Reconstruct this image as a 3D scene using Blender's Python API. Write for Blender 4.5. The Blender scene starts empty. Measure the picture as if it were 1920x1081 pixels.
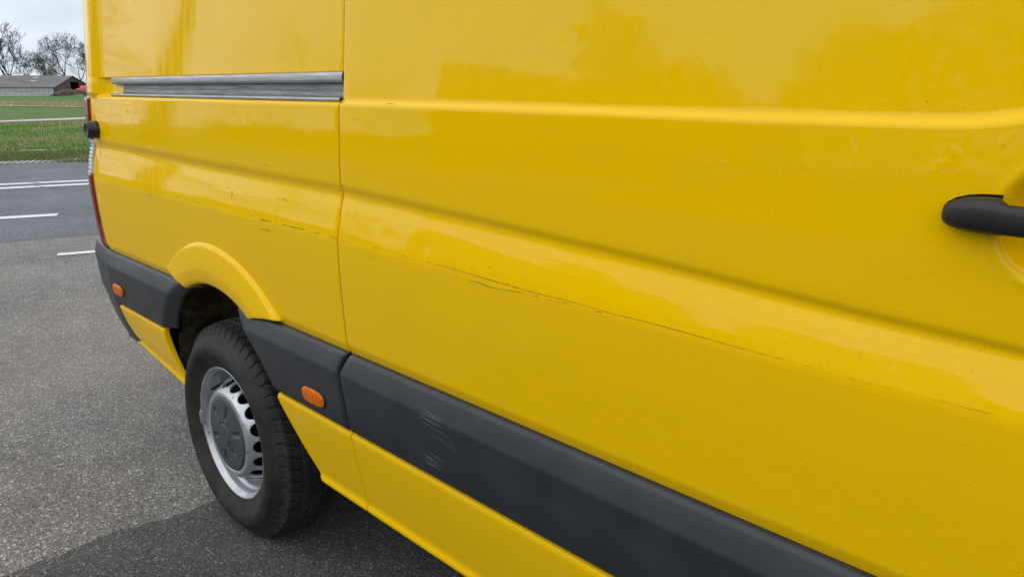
import bpy, math, random
import numpy as np
from mathutils import Vector
R = math.radians
sc = bpy.context.scene
C = sc.collection

# ------------------------------------------------------------------ camera, sky, sun, exposure
FPX, PITCH, AIM, CAMH, CAMD = 1426.9, 0.258315, 0.782332, 1.4323, 0.9553
cam_d = bpy.data.cameras.new('camera'); cam = bpy.data.objects.new('camera', cam_d); C.objects.link(cam)
cam_d.sensor_width = 36.0; cam_d.lens = 36.0 * FPX / 1920.0
cam_d.clip_start = 0.02; cam_d.clip_end = 6000
cam.location = (0, -CAMD, CAMH)
FW = Vector((-math.cos(AIM) * math.cos(PITCH), math.sin(AIM) * math.cos(PITCH), -math.sin(PITCH)))
cam.rotation_euler = FW.to_track_quat('-Z', 'Y').to_euler()
sc.camera = cam

SUN_EL, SUN_AZ = R(40), R(-112)          # azimuth measured from +x
w = bpy.data.worlds.new('World'); sc.world = w; w.use_nodes = True
nt = w.node_tree; nt.nodes.clear()
def N(tree, t, **k):
    n = tree.nodes.new(t)
    for a, v in k.items(): setattr(n, a, v)
    return n
out = N(nt, 'ShaderNodeOutputWorld'); bg = N(nt, 'ShaderNodeBackground')
sky = N(nt, 'ShaderNodeTexSky', sky_type='NISHITA'); sky.sun_disc = False
sky.sun_elevation = SUN_EL; sky.sun_rotation = math.pi / 2 - SUN_AZ; sky.dust_density = 2.0; sky.air_density = 1.0
tc = N(nt, 'ShaderNodeTexCoord'); mp = N(nt, 'ShaderNodeMapping'); mp.inputs['Scale'].default_value = (1.0, 1.0, 3.2)
nz = N(nt, 'ShaderNodeTexNoise'); nz.inputs['Scale'].default_value = 2.4; nz.inputs['Detail'].default_value = 7; nz.inputs['Roughness'].default_value = .55
cr = N(nt, 'ShaderNodeValToRGB'); cr.color_ramp.elements[0].position = .36; cr.color_ramp.elements[0].color = (.55,) * 3 + (1,)
cr.color_ramp.elements[1].position = .58; cr.color_ramp.elements[1].color = (1,) * 3 + (1,)
cr2 = N(nt, 'ShaderNodeValToRGB'); cr2.color_ramp.elements[0].position = .42; cr2.color_ramp.elements[0].color = (5.4, 6.1, 7.0, 1)
cr2.color_ramp.elements[1].position = .68; cr2.color_ramp.elements[1].color = (6.9, 7.4, 8.1, 1)
mx = N(nt, 'ShaderNodeMix', data_type='RGBA')
L = nt.links.new
L(tc.outputs['Generated'], mp.inputs['Vector']); L(mp.outputs['Vector'], nz.inputs['Vector'])
L(nz.outputs['Fac'], cr.inputs['Fac']); L(nz.outputs['Fac'], cr2.inputs['Fac'])
L(cr.outputs['Color'], mx.inputs[0]); L(sky.outputs['Color'], mx.inputs[6]); L(cr2.outputs['Color'], mx.inputs[7])
L(mx.outputs[2], bg.inputs['Color']); bg.inputs['Strength'].default_value = 0.1
L(bg.outputs['Background'], out.inputs['Surface'])
sd = bpy.data.lights.new('sun', 'SUN'); sd.energy = 1.5; sd.angle = R(150); sd.color = (1, .97, .92)
so = bpy.data.objects.new('sun', sd); C.objects.link(so)
sv = Vector((math.cos(SUN_AZ) * math.cos(SUN_EL), math.sin(SUN_AZ) * math.cos(SUN_EL), math.sin(SUN_EL)))
so.rotation_euler = (-sv).to_track_quat('-Z', 'Y').to_euler(); so.location = (0, -10, 20)
vs = sc.view_settings; vs.view_transform = 'Standard'; vs.look = 'None'; vs.gamma = 1; vs.use_curve_mapping = False; vs.exposure = 0.45
sc.cycles.use_denoising = True
sc.cycles.max_bounces = 8

# ------------------------------------------------------------------ helpers
RT = Vector((math.sin(AIM), math.cos(AIM), 0)); UP = RT.cross(FW)
def ray(px, py):
    return (RT * (px - 960) + UP * (540.5 - py) + FW * FPX).normalized()
CO = Vector((0, -CAMD, CAMH))
def on_z(px, py, z=0.0):
    d = ray(px, py); return CO + d * ((z - CO.z) / d.z)
def at_dist(px, py, dist, z=None):        # horizontal distance along the pixel's direction
    d = ray(px, py); h = math.hypot(d.x, d.y); q = CO + d * (dist / h)
    if z is not None: q.z = z
    return q

def new_mesh(name, verts, faces, mat, parent=None, smooth=True, mats=None, fm=None):
    me = bpy.data.meshes.new(name); me.from_pydata([tuple(v) for v in verts], [], [tuple(f) for f in faces]); me.update()
    o = bpy.data.objects.new(name, me); C.objects.link(o)
    for m in (mats or [mat]): me.materials.append(m)
    if fm is not None: me.polygons.foreach_set('material_index', fm)
    if smooth: me.polygons.foreach_set('use_smooth', [True] * len(me.polygons))
    if parent: o.parent = parent
    return o
def empty(name, loc=(0, 0, 0), rz=0):
    o = bpy.data.objects.new(name, None); C.objects.link(o); o.location = loc; o.rotation_euler = (0, 0, rz); o.empty_display_size = .2
    return o
def tag(o, label=None, cat=None, group=None, kind=None):
    for k, v in (('label', label), ('category', cat), ('group', group), ('kind', kind)):
        if v: o[k] = v
    return o
class MB:
    def __init__(s): s.v = []; s.f = []; s.m = []
    def add(s, v, f, m=0):
        b = len(s.v); s.v += [tuple(q) for q in v]; s.f += [tuple(i + b for i in q) for q in f]; s.m += [m] * len(f)
    def box(s, a, b, m=0):
        (x0, y0, z0), (x1, y1, z1) = a, b
        s.add([(x0, y0, z0), (x1, y0, z0), (x1, y1, z0), (x0, y1, z0), (x0, y0, z1), (x1, y0, z1), (x1, y1, z1), (x0, y1, z1)],
              [(0, 3, 2, 1), (4, 5, 6, 7), (0, 1, 5, 4), (1, 2, 6, 5), (2, 3, 7, 6), (3, 0, 4, 7)], m)
    def grid(s, P, closed_c=False, m=0, flip=False):
        P = np.asarray(P, float); r, c, _ = P.shape; f = []
        for i in range(r - 1):
            for j in range(c if closed_c else c - 1):
                k = (j + 1) % c; q = (i * c + j, i * c + k, (i + 1) * c + k, (i + 1) * c + j)
                f.append(q[::-1] if flip else q)
        s.add(P.reshape(-1, 3), f, m)
    def tube(s, pts, rad, n=6, cap=True, m=0):
        pts = [Vector(p) for p in pts]; rows = []; prev = None
        for i, p in enumerate(pts):
            t = (pts[min(i + 1, len(pts) - 1)] - pts[max(i - 1, 0)]).normalized()
            if prev is None:
                a = Vector((0, 0, 1)) if abs(t.z) < .9 else Vector((1, 0, 0)); u = t.cross(a).normalized()
            else: u = (prev - t * prev.dot(t)).normalized()
            prev = u; v = t.cross(u); r = rad[i] if hasattr(rad, '__len__') else rad
            rows.append([p + (u * math.cos(2 * math.pi * k / n) + v * math.sin(2 * math.pi * k / n)) * r for k in range(n)])
        b = len(s.v); s.grid([[tuple(q) for q in rw] for rw in rows], closed_c=True, m=m)
        if cap:
            s.f.append(tuple(b + k for k in range(n))[::-1]); s.m.append(m)
            e = b + (len(pts) - 1) * n; s.f.append(tuple(e + k for k in range(n))); s.m.append(m)
    def build(s, name, mat, parent=None, smooth=True, mats=None):
        return new_mesh(name, s.v, s.f, mat, parent, smooth, mats, s.m if mats else None)

def revolve(mb, prof, n=96, m=0, y0=0.0):          # prof: (radius, y); axis is y
    th = np.linspace(0, 2 * np.pi, n, endpoint=False)
    P = np.array([[(r * math.cos(t), y + y0, r * math.sin(t)) for t in th] for r, y in prof])
    mb.grid(P, closed_c=True, m=m)

# ------------------------------------------------------------------ materials
def mat(name, color, rough=.5, metal=0.0, spec=.5, coat=0.0, coat_r=.03, **kw):
    m = bpy.data.materials.new(name); m.use_nodes = True
    b = m.node_tree.nodes['Principled BSDF']
    b.inputs['Base Color'].default_value = (*color, 1); b.inputs['Roughness'].default_value = rough; b.inputs['Metallic'].default_value = metal
    b.inputs['Specular IOR Level'].default_value = spec
    b.inputs['Coat Weight'].default_value = coat; b.inputs['Coat Roughness'].default_value = coat_r
    for k, v in kw.items(): b.inputs[k.replace('_', ' ')].default_value = v
    return m
def pos(t):
    g = N(t, 'ShaderNodeNewGeometry'); return g.outputs['Position']
def objco(t):
    g = N(t, 'ShaderNodeTexCoord'); return g.outputs['Object']
def noise(t, vec, scale, detail=4, rough=.5, dist=0):
    n = N(t, 'ShaderNodeTexNoise'); n.inputs['Scale'].default_value = scale; n.inputs['Detail'].default_value = detail
    n.inputs['Roughness'].default_value = rough; n.inputs['Distortion'].default_value = dist
    if vec is not None: t.links.new(vec, n.inputs['Vector'])
    return n.outputs['Fac']
def ramp(t, fac, *stops):
    c = N(t, 'ShaderNodeValToRGB'); e = c.color_ramp.elements
    while len(e) < len(stops): e.new(.5)
    for i, (p, col) in enumerate(stops):
        e[i].position = p; e[i].color = (*col, 1) if len(col) == 3 else col
    t.links.new(fac, c.inputs['Fac']); return c.outputs['Color']
def mixc(t, fac, a, b, mode='MIX'):
    m = N(t, 'ShaderNodeMix', data_type='RGBA', blend_type=mode)
    for i, v in ((0, fac), (6, a), (7, b)):
        if isinstance(v, (int, float)): m.inputs[i].default_value = v
        elif isinstance(v, tuple): m.inputs[i].default_value = (*v, 1)
        else: t.links.new(v, m.inputs[i])
    return m.outputs[2]
def bump(t, h, strength, dist, b, sock='Normal'):
    n = N(t, 'ShaderNodeBump'); n.inputs['Strength'].default_value = strength; n.inputs['Distance'].default_value = dist
    t.links.new(h, n.inputs['Height']); t.links.new(n.outputs['Normal'], b.inputs[sock])
def mp_scale(t, vec, s):
    m = N(t, 'ShaderNodeMapping'); m.inputs['Scale'].default_value = s; t.links.new(vec, m.inputs['Vector']); return m.outputs['Vector']
W3 = lambda v: (v, v, v)

YEL = (.89, .535, .0)
paint = mat('yellow paint', YEL, rough=.5, spec=.0, coat=.66, coat_r=.03, Coat_IOR=1.37)
t = paint.node_tree; b = t.nodes['Principled BSDF']; P0 = pos(t)
dirt = ramp(t, noise(t, mp_scale(t, P0, (2.2, 2.2, 5)), 2.6, 6, .6), (.45, W3(0)), (.8, W3(.10)))
spk = ramp(t, noise(t, P0, 210, 3), (.66, W3(0)), (.74, W3(.35)))
t.links.new(mixc(t, spk, mixc(t, dirt, YEL, (.58, .37, .05)), (.42, .28, .06)), b.inputs['Base Color'])
t.links.new(ramp(t, noise(t, mp_scale(t, P0, (14, 14, 1.6)), 2.2, 7, .68), (.38, W3(.018)), (.72, W3(.13))), b.inputs['Coat Roughness'])
bump(t, noise(t, P0, 5, 2), .022, .01, b, 'Coat Normal')

grey = mat('grey plastic', (.036, .043, .051), rough=.42, spec=.42)
t = grey.node_tree; b = t.nodes['Principled BSDF']; P0 = pos(t)
t.links.new(ramp(t, noise(t, P0, 11, 7, .65), (.3, (.022, .026, .031)), (.75, (.034, .039, .045))), b.inputs['Base Color'])
t.links.new(ramp(t, noise(t, P0, 7, 4, .6), (.3, W3(.36)), (.75, W3(.5))), b.inputs['Roughness'])
bump(t, noise(t, P0, 900, 2), .12, .001, b)
blackp = mat('black plastic', (.012, .013, .014), rough=.42, spec=.45)
t = blackp.node_tree; b = t.nodes['Principled BSDF']; bump(t, noise(t, pos(t), 1100, 2), .25, .0008, b)
dark = mat('dark gap', (.006, .006, .006), rough=.9, spec=.1)
under = mat('dirty underbody', (.012, .012, .011), rough=.9, spec=.15)
t = under.node_tree; b = t.nodes['Principled BSDF']
sp = ramp(t, noise(t, pos(t), 30, 7, .7), (.30, W3(.1)), (.75, W3(.8)))
sp2 = ramp(t, noise(t, pos(t), 6, 4, .6), (.36, W3(0)), (.56, W3(1)))
t.links.new(mixc(t, mixc(t, 1.0, sp, sp2, 'MULTIPLY'), (.014, .013, .011), (.26, .20, .10)), b.inputs['Base Color'])
rubber = mat('tyre rubber', (.016, .016, .0165), rough=.72, spec=.35)
t = rubber.node_tree; b = t.nodes['Principled BSDF']
dv = ramp(t, noise(t, objco(t), 9, 6, .65), (.35, W3(0)), (.75, W3(1)))
t.links.new(mixc(t, dv, (.011, .011, .0115), (.044, .038, .032)), b.inputs['Base Color'])
bump(t, noise(t, objco(t), 420, 3), .25, .0012, b)
steel = mat('silver wheel paint', (.47, .49, .51), rough=.27, metal=.6, spec=.5)
t = steel.node_tree; b = t.nodes['Principled BSDF']; O0 = objco(t)
chip = ramp(t, noise(t, O0, 48, 6, .72), (.63, W3(0)), (.67, W3(.9)))
grime = ramp(t, noise(t, O0, 14, 6, .65), (.40, W3(0)), (.78, W3(.5)))
t.links.new(mixc(t, chip, mixc(t, grime, (.49, .51, .53), (.24, .23, .22)), (.04, .035, .03)), b.inputs['Base Color'])
capm = mat('wheel cap plastic', (.045, .049, .056), rough=.45, spec=.4)
t = capm.node_tree; b = t.nodes['Principled BSDF']; t.links.new(ramp(t, noise(t, objco(t), 30, 5, .6), (.35, (.048, .053, .060)), (.75, (.066, .071, .077))), b.inputs['Base Color'])
alu = mat('worn aluminium', (.42, .43, .44), rough=.45, metal=.6)
t = alu.node_tree; b = t.nodes['Principled BSDF']; Pm = mp_scale(t, pos(t), (3, 30, 60))
ag = ramp(t, noise(t, Pm, 3, 7, .7), (.35, W3(0)), (.72, W3(1)))
t.links.new(mixc(t, ag, (.44, .45, .455), (.25, .255, .26)), b.inputs['Base Color'])
t.links.new(ramp(t, noise(t, Pm, 6, 5), (.3, W3(.25)), (.75, W3(.5))), b.inputs['Roughness'])
alud = mat('grimy aluminium', (.2, .2, .2), rough=.55, metal=.5)
t = alud.node_tree; b = t.nodes['Principled BSDF']; Pm = mp_scale(t, pos(t), (2, 30, 45))
t.links.new(mixc(t, ramp(t, noise(t, Pm, 4, 8, .75), (.35, W3(0)), (.7, W3(1))), (.32, .325, .33), (.07, .068, .062)), b.inputs['Base Color'])
orange = mat('orange lens', (.85, .17, .008), rough=.3, spec=.12, coat=.06, coat_r=.05)
t = orange.node_tree; b = t.nodes['Principled BSDF']
wv = N(t, 'ShaderNodeTexWave'); wv.inputs['Scale'].default_value = 190; wv.bands_direction = 'Z'; t.links.new(pos(t), wv.inputs['Vector'])
lv = N(t, 'ShaderNodeTexVoronoi'); lv.inputs['Scale'].default_value = 95; t.links.new(pos(t), lv.inputs['Vector'])
t.links.new(mixc(t, ramp(t, lv.outputs['Distance'], (.1, W3(.75)), (.6, W3(0))), ramp(t, wv.outputs['Fac'], (.2, (.56, .10, .002)), (.8, (.86, .21, .004))), (.42, .065, .001)), b.inputs['Base Color'])
redl = mat('red lens', (.20, .009, .012), rough=.25, spec=.3, coat=.35, coat_r=.06)
clearl = mat('clear lens', (.55, .58, .60), rough=.12, coat=.9, coat_r=.03)
scr = mat('bare scratch', (.19, .115, .026), rough=.8, spec=.1)
scr2 = mat('pale scuff', (.23, .24, .25), rough=.8, spec=.1)
drop = mat('water drop', (1, 1, 1), rough=.02, Transmission_Weight=1.0, IOR=1.33)
glass = mat('cab glass', (.01, .012, .012), rough=.03, spec=.6)

def asphalt(name, lo, mid, hi, scale, wet=.0, tint=None):
    m = mat(name, mid, rough=.85, spec=.25); t = m.node_tree; b = t.nodes['Principled BSDF']; P = pos(t)
    v = N(t, 'ShaderNodeTexVoronoi'); v.inputs['Scale'].default_value = scale; t.links.new(P, v.inputs['Vector'])
    v2 = N(t, 'ShaderNodeTexVoronoi'); v2.inputs['Scale'].default_value = scale * .47; t.links.new(P, v2.inputs['Vector'])
    s = N(t, 'ShaderNodeSeparateColor'); t.links.new(v.outputs['Color'], s.inputs['Color'])
    s2 = N(t, 'ShaderNodeSeparateColor'); t.links.new(v2.outputs['Color'], s2.inputs['Color'])
    stone = ramp(t, s.outputs['Red'], (0, lo), (.55, mid), (.86, mid), (1, hi))
    big = ramp(t, s2.outputs['Green'], (.83, W3(0)), (.90, W3(.85)))
    edge = ramp(t, v.outputs['Distance'], (.35, W3(0)), (.75, W3(.75)))
    core = ramp(t, v2.outputs['Distance'], (.30, W3(1)), (.42, W3(0)))
    col = mixc(t, edge, stone, tuple(c * .35 for c in lo))
    col = mixc(t, mixc(t, 1.0, big, core, 'MULTIPLY'), col, hi)
    lf = ramp(t, noise(t, P, .9, 6, .62), (.3, W3(.76)), (.72, W3(1.15)))
    lf2 = ramp(t, noise(t, P, 7, 5, .6), (.3, W3(.86)), (.72, W3(1.12)))
    col = mixc(t, 1.0, mixc(t, 1.0, col, lf, 'MULTIPLY'), lf2, 'MULTIPLY')
    if tint:
        col = mixc(t, ramp(t, noise(t, P, .55, 3), (.45, W3(0)), (.75, W3(.35))), col, tint)
    t.links.new(col, b.inputs['Base Color'])
    bump(t, v.outputs['Distance'], .55, .004, b)
    return m
chipseal = asphalt('worn stony asphalt', (.155, .146, .134), (.275, .256, .234), (.56, .52, .46), 150, tint=(.30, .245, .205))
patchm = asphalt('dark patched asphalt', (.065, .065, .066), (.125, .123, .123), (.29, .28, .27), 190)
roadm = asphalt('blue grey road asphalt', (.15, .157, .168), (.21, .219, .233), (.34, .34, .35), 130)
white = mat('road marking paint', (.74, .74, .73), rough=.7)
t = white.node_tree; b = t.nodes['Principled BSDF']; t.links.new(ramp(t, noise(t, pos(t), 40, 6, .7), (.35, (.45, .45, .45)), (.55, (.76, .76, .75))), b.inputs['Base Color'])
conc = mat('pale concrete', (.50, .48, .44), rough=.9, spec=.2)
t = conc.node_tree; b = t.nodes['Principled BSDF']; t.links.new(ramp(t, noise(t, pos(t), 3, 7, .7), (.3, (.34, .32, .27)), (.7, (.54, .52, .48))), b.inputs['Base Color'])

def grassmat(name, a, c, d, s1=.25, s2=3.0, stretch=(1, 1, 1), dry=.7):
    m = mat(name, a, rough=.9, spec=.1); t = m.node_tree; b = t.nodes['Principled BSDF']; P = mp_scale(t, pos(t), stretch)
    k = mixc(t, noise(t, P, s2, 6, .7), a, c)
    k = mixc(t, ramp(t, noise(t, P, s1, 6, .65), (.46, W3(0)), (dry, W3(1))), k, d)
    t.links.new(k, b.inputs['Base Color']); bump(t, noise(t, P, s2 * 3, 4, .7), .6, .05, b)
    return m
field_m = grassmat('meadow grass', (.070, .125, .030), (.115, .185, .050), (.13, .16, .06), .09, 1.1, dry=.8)
bank_m = grassmat('rough bank grass', (.12, .22, .045), (.19, .31, .08), (.23, .21, .11), .22, 2.5, dry=.75)
verge_m = grassmat('trodden verge grass', (.14, .17, .06), (.22, .25, .10), (.28, .26, .14), .5, 4, dry=.7)
dry_m = grassmat('dead straw grass', (.34, .30, .17), (.47, .42, .27), (.22, .23, .10), .15, 1.2, dry=.78)
blade_m = grassmat('grass blades', (.15, .27, .055), (.25, .40, .11), (.42, .39, .21), .3, 6, dry=.66)
straw_m = grassmat('straw blades', (.36, .31, .17), (.50, .44, .27), (.24, .22, .10), .6, 5)
bark = mat('bark', (.085, .072, .060), rough=.95, spec=.1)
t = bark.node_tree; b = t.nodes['Principled BSDF']; t.links.new(ramp(t, noise(t, mp_scale(t, pos(t), (1, 1, .3)), 2.5, 6, .7), (.3, (.052, .046, .040)), (.75, (.12, .105, .085))), b.inputs['Base Color'])
twig_m = mat('twigs', (.075, .064, .058), rough=.95, spec=.05)
bud_m = mat('olive buds', (.17, .16, .06), rough=.9, spec=.1)
leaf_m = mat('hedge leaves', (.045, .085, .022), rough=.6, spec=.3)
t = leaf_m.node_tree; b = t.nodes['Principled BSDF']; t.links.new(ramp(t, noise(t, pos(t), 2.2, 4), (.3, (.03, .06, .015)), (.7, (.08, .12, .035))), b.inputs['Base Color'])

# ------------------------------------------------------------------ ground, road, fields
def sheet(name, poly, z, m):
    return tag(new_mesh(name, [(x, y, z) for x, y in poly], [tuple(range(len(poly)))], m, smooth=False), kind='structure')
RD = Vector((.24, .971)); RD.normalize(); RNn = Vector((RD.y, -RD.x))          # along the road / across it, towards the van
def rp(t_, s_): return (RNn.x * t_ + RD.x * s_, RNn.y * t_ + RD.y * s_)
def strip(name, t0, t1, s0, s1, z, m): return sheet(name, [rp(t0, s0), rp(t1, s0), rp(t1, s1), rp(t0, s1)], z, m)
def tcoord(p): return p.x * RNn.x + p.y * RNn.y
def scoord(p): return p.x * RD.x + p.y * RD.y

def terr(t_):
    k = [(-3000, -1.0), (-75, -1.0), (-52, -.55), (-47, -.28), (-38, -.22), (-21, -.02), (-17, -.02), (60, -.03), (3000, -.03)]
    return float(np.interp(t_, [a for a, _ in k], [c for _, c in k]))
ts = [-2500, -1200, -600, -350, -270, -200, -150, -110, -75, -62, -56, -52, -47, -42, -38, -34, -30, -26, -21, -17, 0, 60, 300, 1500]
ss = list(range(-1600, 1601, 200))
tag(new_mesh('meadow', [(*rp(a, s_), terr(a)) for a in ts for s_ in ss],
             [(i * len(ss) + j, i * len(ss) + j + 1, (i + 1) * len(ss) + j + 1, (i + 1) * len(ss) + j) for i in range(len(ts) - 1) for j in range(len(ss) - 1)], field_m), kind='structure')
T_FAR, T_NEAR = tcoord(on_z(80, 305)), tcoord(on_z(80, 448))
strip('yard_asphalt', T_NEAR - .4, 14, -12, 40, -.002, chipseal)
# main road with a slightly wandering near edge
rng = random.Random(4)
se = [-160, -60, -20] + [(-8 + .5 * i) for i in range(45)] + [30, 60, 160]
ed = [(s_, T_NEAR + .05 * math.sin(s_ * .9) + rng.uniform(-.03, .03)) for s_ in se]
sheet('road', [rp(T_FAR, -160)] + [rp(t_, s_) for s_, t_ in ed] + [rp(T_FAR, 160)], .0, roadm)
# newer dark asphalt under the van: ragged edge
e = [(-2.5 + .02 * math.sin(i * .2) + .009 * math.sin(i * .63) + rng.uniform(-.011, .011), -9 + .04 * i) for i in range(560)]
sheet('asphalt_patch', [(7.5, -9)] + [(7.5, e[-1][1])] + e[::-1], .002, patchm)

def marking(px0, px1, wid, ext0=0, ext1=0, skew=0.0):
    a, c = on_z(*px0), on_z(*px1); d = (c - a); d.z = 0; d.normalize(); n = Vector((d.y, -d.x, 0))
    a = a - d * ext0; c = c + d * ext1; hw = n * wid / 2
    o = new_mesh('road_marking', [tuple(q + Vector((0, 0, .004))) for q in (a - hw, a + hw + d * skew, c + hw + d * skew, c - hw)], [(0, 1, 2, 3)], white, smooth=False)
    return tag(o, kind='structure')
tilt = .45
marking((0, 346.2), (53, 343.7), .20, 14, 0, tilt * .3); marking((60, 343.3), (172, 338.2), .20, 0, 20, tilt * .3)
marking((0, 353.4), (62, 350.2), .22, 14, 0, tilt * .3); marking((67, 349.9), (172, 344.6), .22, 0, 20, tilt * .3)
marking((0, 409.0), (108, 402.6), .19, 3, 0)
marking((108, 477.7), (186, 471.2), .11, 0, 3)

strip('verge', T_FAR - 3.3, T_FAR - .28, -160, 160, .012, verge_m)
t1 = tcoord(on_z(100, 284))
kerb = MB(); a0 = rp(t1 - .07, 3.9 - .6); 
p0 = on_z(36, 285.5); p1 = on_z(170, 281.5)
d = (p1 - p0).normalized(); n = Vector((d.y, -d.x, 0)) * .05
q = [p0 - n, p0 + n, p1 + d * 30 + n, p1 + d * 30 - n]
kerb.add([(v.x, v.y, -.05) for v in q] + [(v.x, v.y, .045) for v in q], [(4, 5, 6, 7), (0, 1, 5, 4), (1, 2, 6, 5), (2, 3, 7, 6), (3, 0, 4, 7)])
tag(kerb.build('edging_kerb', conc, smooth=False), kind='structure')
# slanted concrete edging blocks at the far road side
blk = MB()
for i in range(-300, 400):
    s_ = i * .105; a = rp(T_FAR - .26, s_ + .03); c = rp(T_FAR - .26, s_ + .085); e_ = rp(T_FAR + .03, s_ + .03 - .10); f_ = rp(T_FAR + .03, s_ + .085 - .10); zj = rng.uniform(-.006, .006)
    blk.add([(*a, .0), (*c, .0), (*f_, .0), (*e_, .0), (*a, .034 + zj), (*c, .034 + zj), (*f_, .018), (*e_, .018)], [(4, 5, 6, 7), (0, 1, 5, 4), (1, 2, 6, 5), (2, 3, 7, 6), (3, 0, 4, 7)])
o = blk.build('edging_blocks', conc, smooth=False); tag(o, 'slanted concrete edging blocks along the far side of the road', 'edging', kind='stuff')
# bank between verge and path
bk = []
nb, ns = 26, 120
for i in range(nb):
    t_ = T_FAR - 3.3 - (i / (nb - 1)) * 20.0
    for j in range(ns):
        s_ = -60 + j * 1.2; u = i / (nb - 1)
        bk.append((*rp(t_, s_), terr(t_) + .03 + .20 * math.sin(math.pi * u) + .05 * rng.uniform(-1, 1) * math.sin(math.pi * u)))
tag(new_mesh('grass_bank', bk, [(i * ns + j, i * ns + j + 1, (i + 1) * ns + j + 1, (i + 1) * ns + j) for i in range(nb - 1) for j in range(ns - 1)], bank_m), kind='structure')
# pale path across the field, dry strip
def far_strip(name, pxs, z, m):
    return sheet(name, [tuple(on_z(x, y, z).xy) for x, y in pxs], z, m)
far_strip('field_path', [(-700, 259), (0, 229.0), (160, 223.2), (700, 203), (700, 201), (160, 219.8), (0, 226.0), (-700, 256)], -.2, conc)
far_strip('straw_strip', [(-400, 196), (0, 198.5), (160, 201.0), (600, 207), (600, 199.0), (160, 192.8), (0, 189.5), (-400, 186)], -.93, dry_m)

def tufts(name, label, gen, n, h0, h1, m, seed, wid=.02):
    r = random.Random(seed); mb = MB()
    for _ in range(n):
        x, y, z = gen(r); h = r.uniform(h0, h1)
        for k in range(3):
            a = r.uniform(0, 6.28); l = r.uniform(.1, .6) * h; dx, dy = math.cos(a), math.sin(a); ww = wid * r.uniform(.6, 1.5)
            ox, oy = r.uniform(-.06, .06), r.uniform(-.06, .06)
            mb.add([(x + ox - dy * ww, y + oy + dx * ww, z), (x + ox + dy * ww, y + oy - dx * ww, z), (x + ox + dx * l, y + oy + dy * l, z + h * r.uniform(.7, 1.1))], [(0, 1, 2)])
    return tag(mb.build(name, m, smooth=False), label, 'grass', kind='stuff')
def gen_px(y0, y1, z):
    def g(r):
        p = on_z(r.uniform(-60, 200) if r.random() < .3 else r.uniform(-1100, 1900), r.uniform(y0, y1), 0); t_ = tcoord(p); u = (T_FAR - 3.3 - t_) / 20
        return p.x, p.y, terr(t_) + .02 + (.20 * math.sin(math.pi * u) if 0 < u < 1 else 0)
    return g
tufts('bank_grass', 'rough green grass tufts on the bank beyond the road', gen_px(230, 284, 0), 36000, .03, .13, blade_m, 1)
tufts('bank_straw', 'dead straw tufts at the top of the grass bank', gen_px(228, 241, 0), 7000, .05, .20, straw_m, 2)
tufts('verge_grass', 'short trodden grass on the roadside verge', gen_px(285, 304, 0), 15000, .02, .07, verge_m, 3, .012)
def gen_strip(r):
    px = r.uniform(-350, 560); p = on_z(px, (189.5 + .0206 * px) + 8.3 * r.uniform(.08, .92), -.93); return p.x, p.y, -.93
tufts('straw_tufts', 'dead straw standing in the pale strip across the meadow', gen_strip, 6000, .12, .35, straw_m, 5, .06)

# ------------------------------------------------------------------ van: body surface as a function of (x, height)
XW, ZW = -2.2587, .345                        # rear wheel centre
XS = -1.533                                   # seam between quarter panel and sliding door
zz = np.arange(.30, 2.80, .001)
kz = [.30, .79, .800, .812, .827, .889, .956, 1.022, 1.078, 1.0885, 1.105, 1.123, 1.140, 1.160, 1.176, 1.184, 1.192, 1.198, 1.205, 1.2125, 1.222, 1.271, 1.331, 1.391, 1.3945, 1.4030, 1.406, 1.46, 1.62, 2.0, 2.35, 2.50, 2.80]
ky = [.016, .014, .011, .0055, -.000, -.004, -.008, -.0100, -.0102, -.0090, -.0064, -.0028, .0006, .0052, .0096, .0118, .0128, .0122, .0097, .0073, .0068, .0076, .0108, .0148, .0158, .0246, .0258, .0305, .044, .078, .125, .17, .40]
prof = np.interp(zz, kz, ky)
def gsm(a, s):
    k = np.exp(-.5 * (np.arange(-int(4 * s), int(4 * s) + 1) / s) ** 2); k /= k.sum(); n_ = len(k) // 2
    return np.convolve(np.pad(a, n_, mode='edge'), k, 'valid')
prof = np.where(zz > 1.3, gsm(prof, 2.0), gsm(prof, 2.4))
cx = [-3.6, -3.233, -2.203, -1.527, -1.053, -.644, -.353, -.166, .2]
cc = [1.242, 1.238, 1.221, 1.213, 1.196, 1.179, 1.163, 1.155, 1.145]
wx = [-3.6, -3.3, -1.5, -.775, -.33, .2]; wc = [1.096, 1.095, 1.0895, 1.083, 1.076, 1.072]
def anchors(x):
    rise = 1.2 * max(0, min(x, .1) + .29) ** 2
    return [.30, .83, float(np.interp(x, wx, wc)), float(np.interp(x, cx, cc)), 1.345 + rise * .3, 1.4 - .0048 * sst(-1.3, -.35, x) + rise, 1.75 + rise * .5, 2.8]
A0 = [.30, .83, 1.0885, 1.213, 1.345, 1.40, 1.75, 2.8]
def sst(a, c, v):
    u = min(1, max(0, (v - a) / (c - a))); return u * u * (3 - 2 * u)
def z2zeta(x, z): return float(np.interp(z, anchors(x), A0))
def zeta2z(x, s_): return float(np.interp(s_, A0, anchors(x)))
def plan(x):                                  # inward curve of the plan towards the rear corner
    if x > -3.20: return 0.0
    u = -3.20 - x
    return u * u / .2 * .19 if u < .1 else .0095 + .19 * (u - .1)
CUP = (-.147, 1.291, .070)
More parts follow.
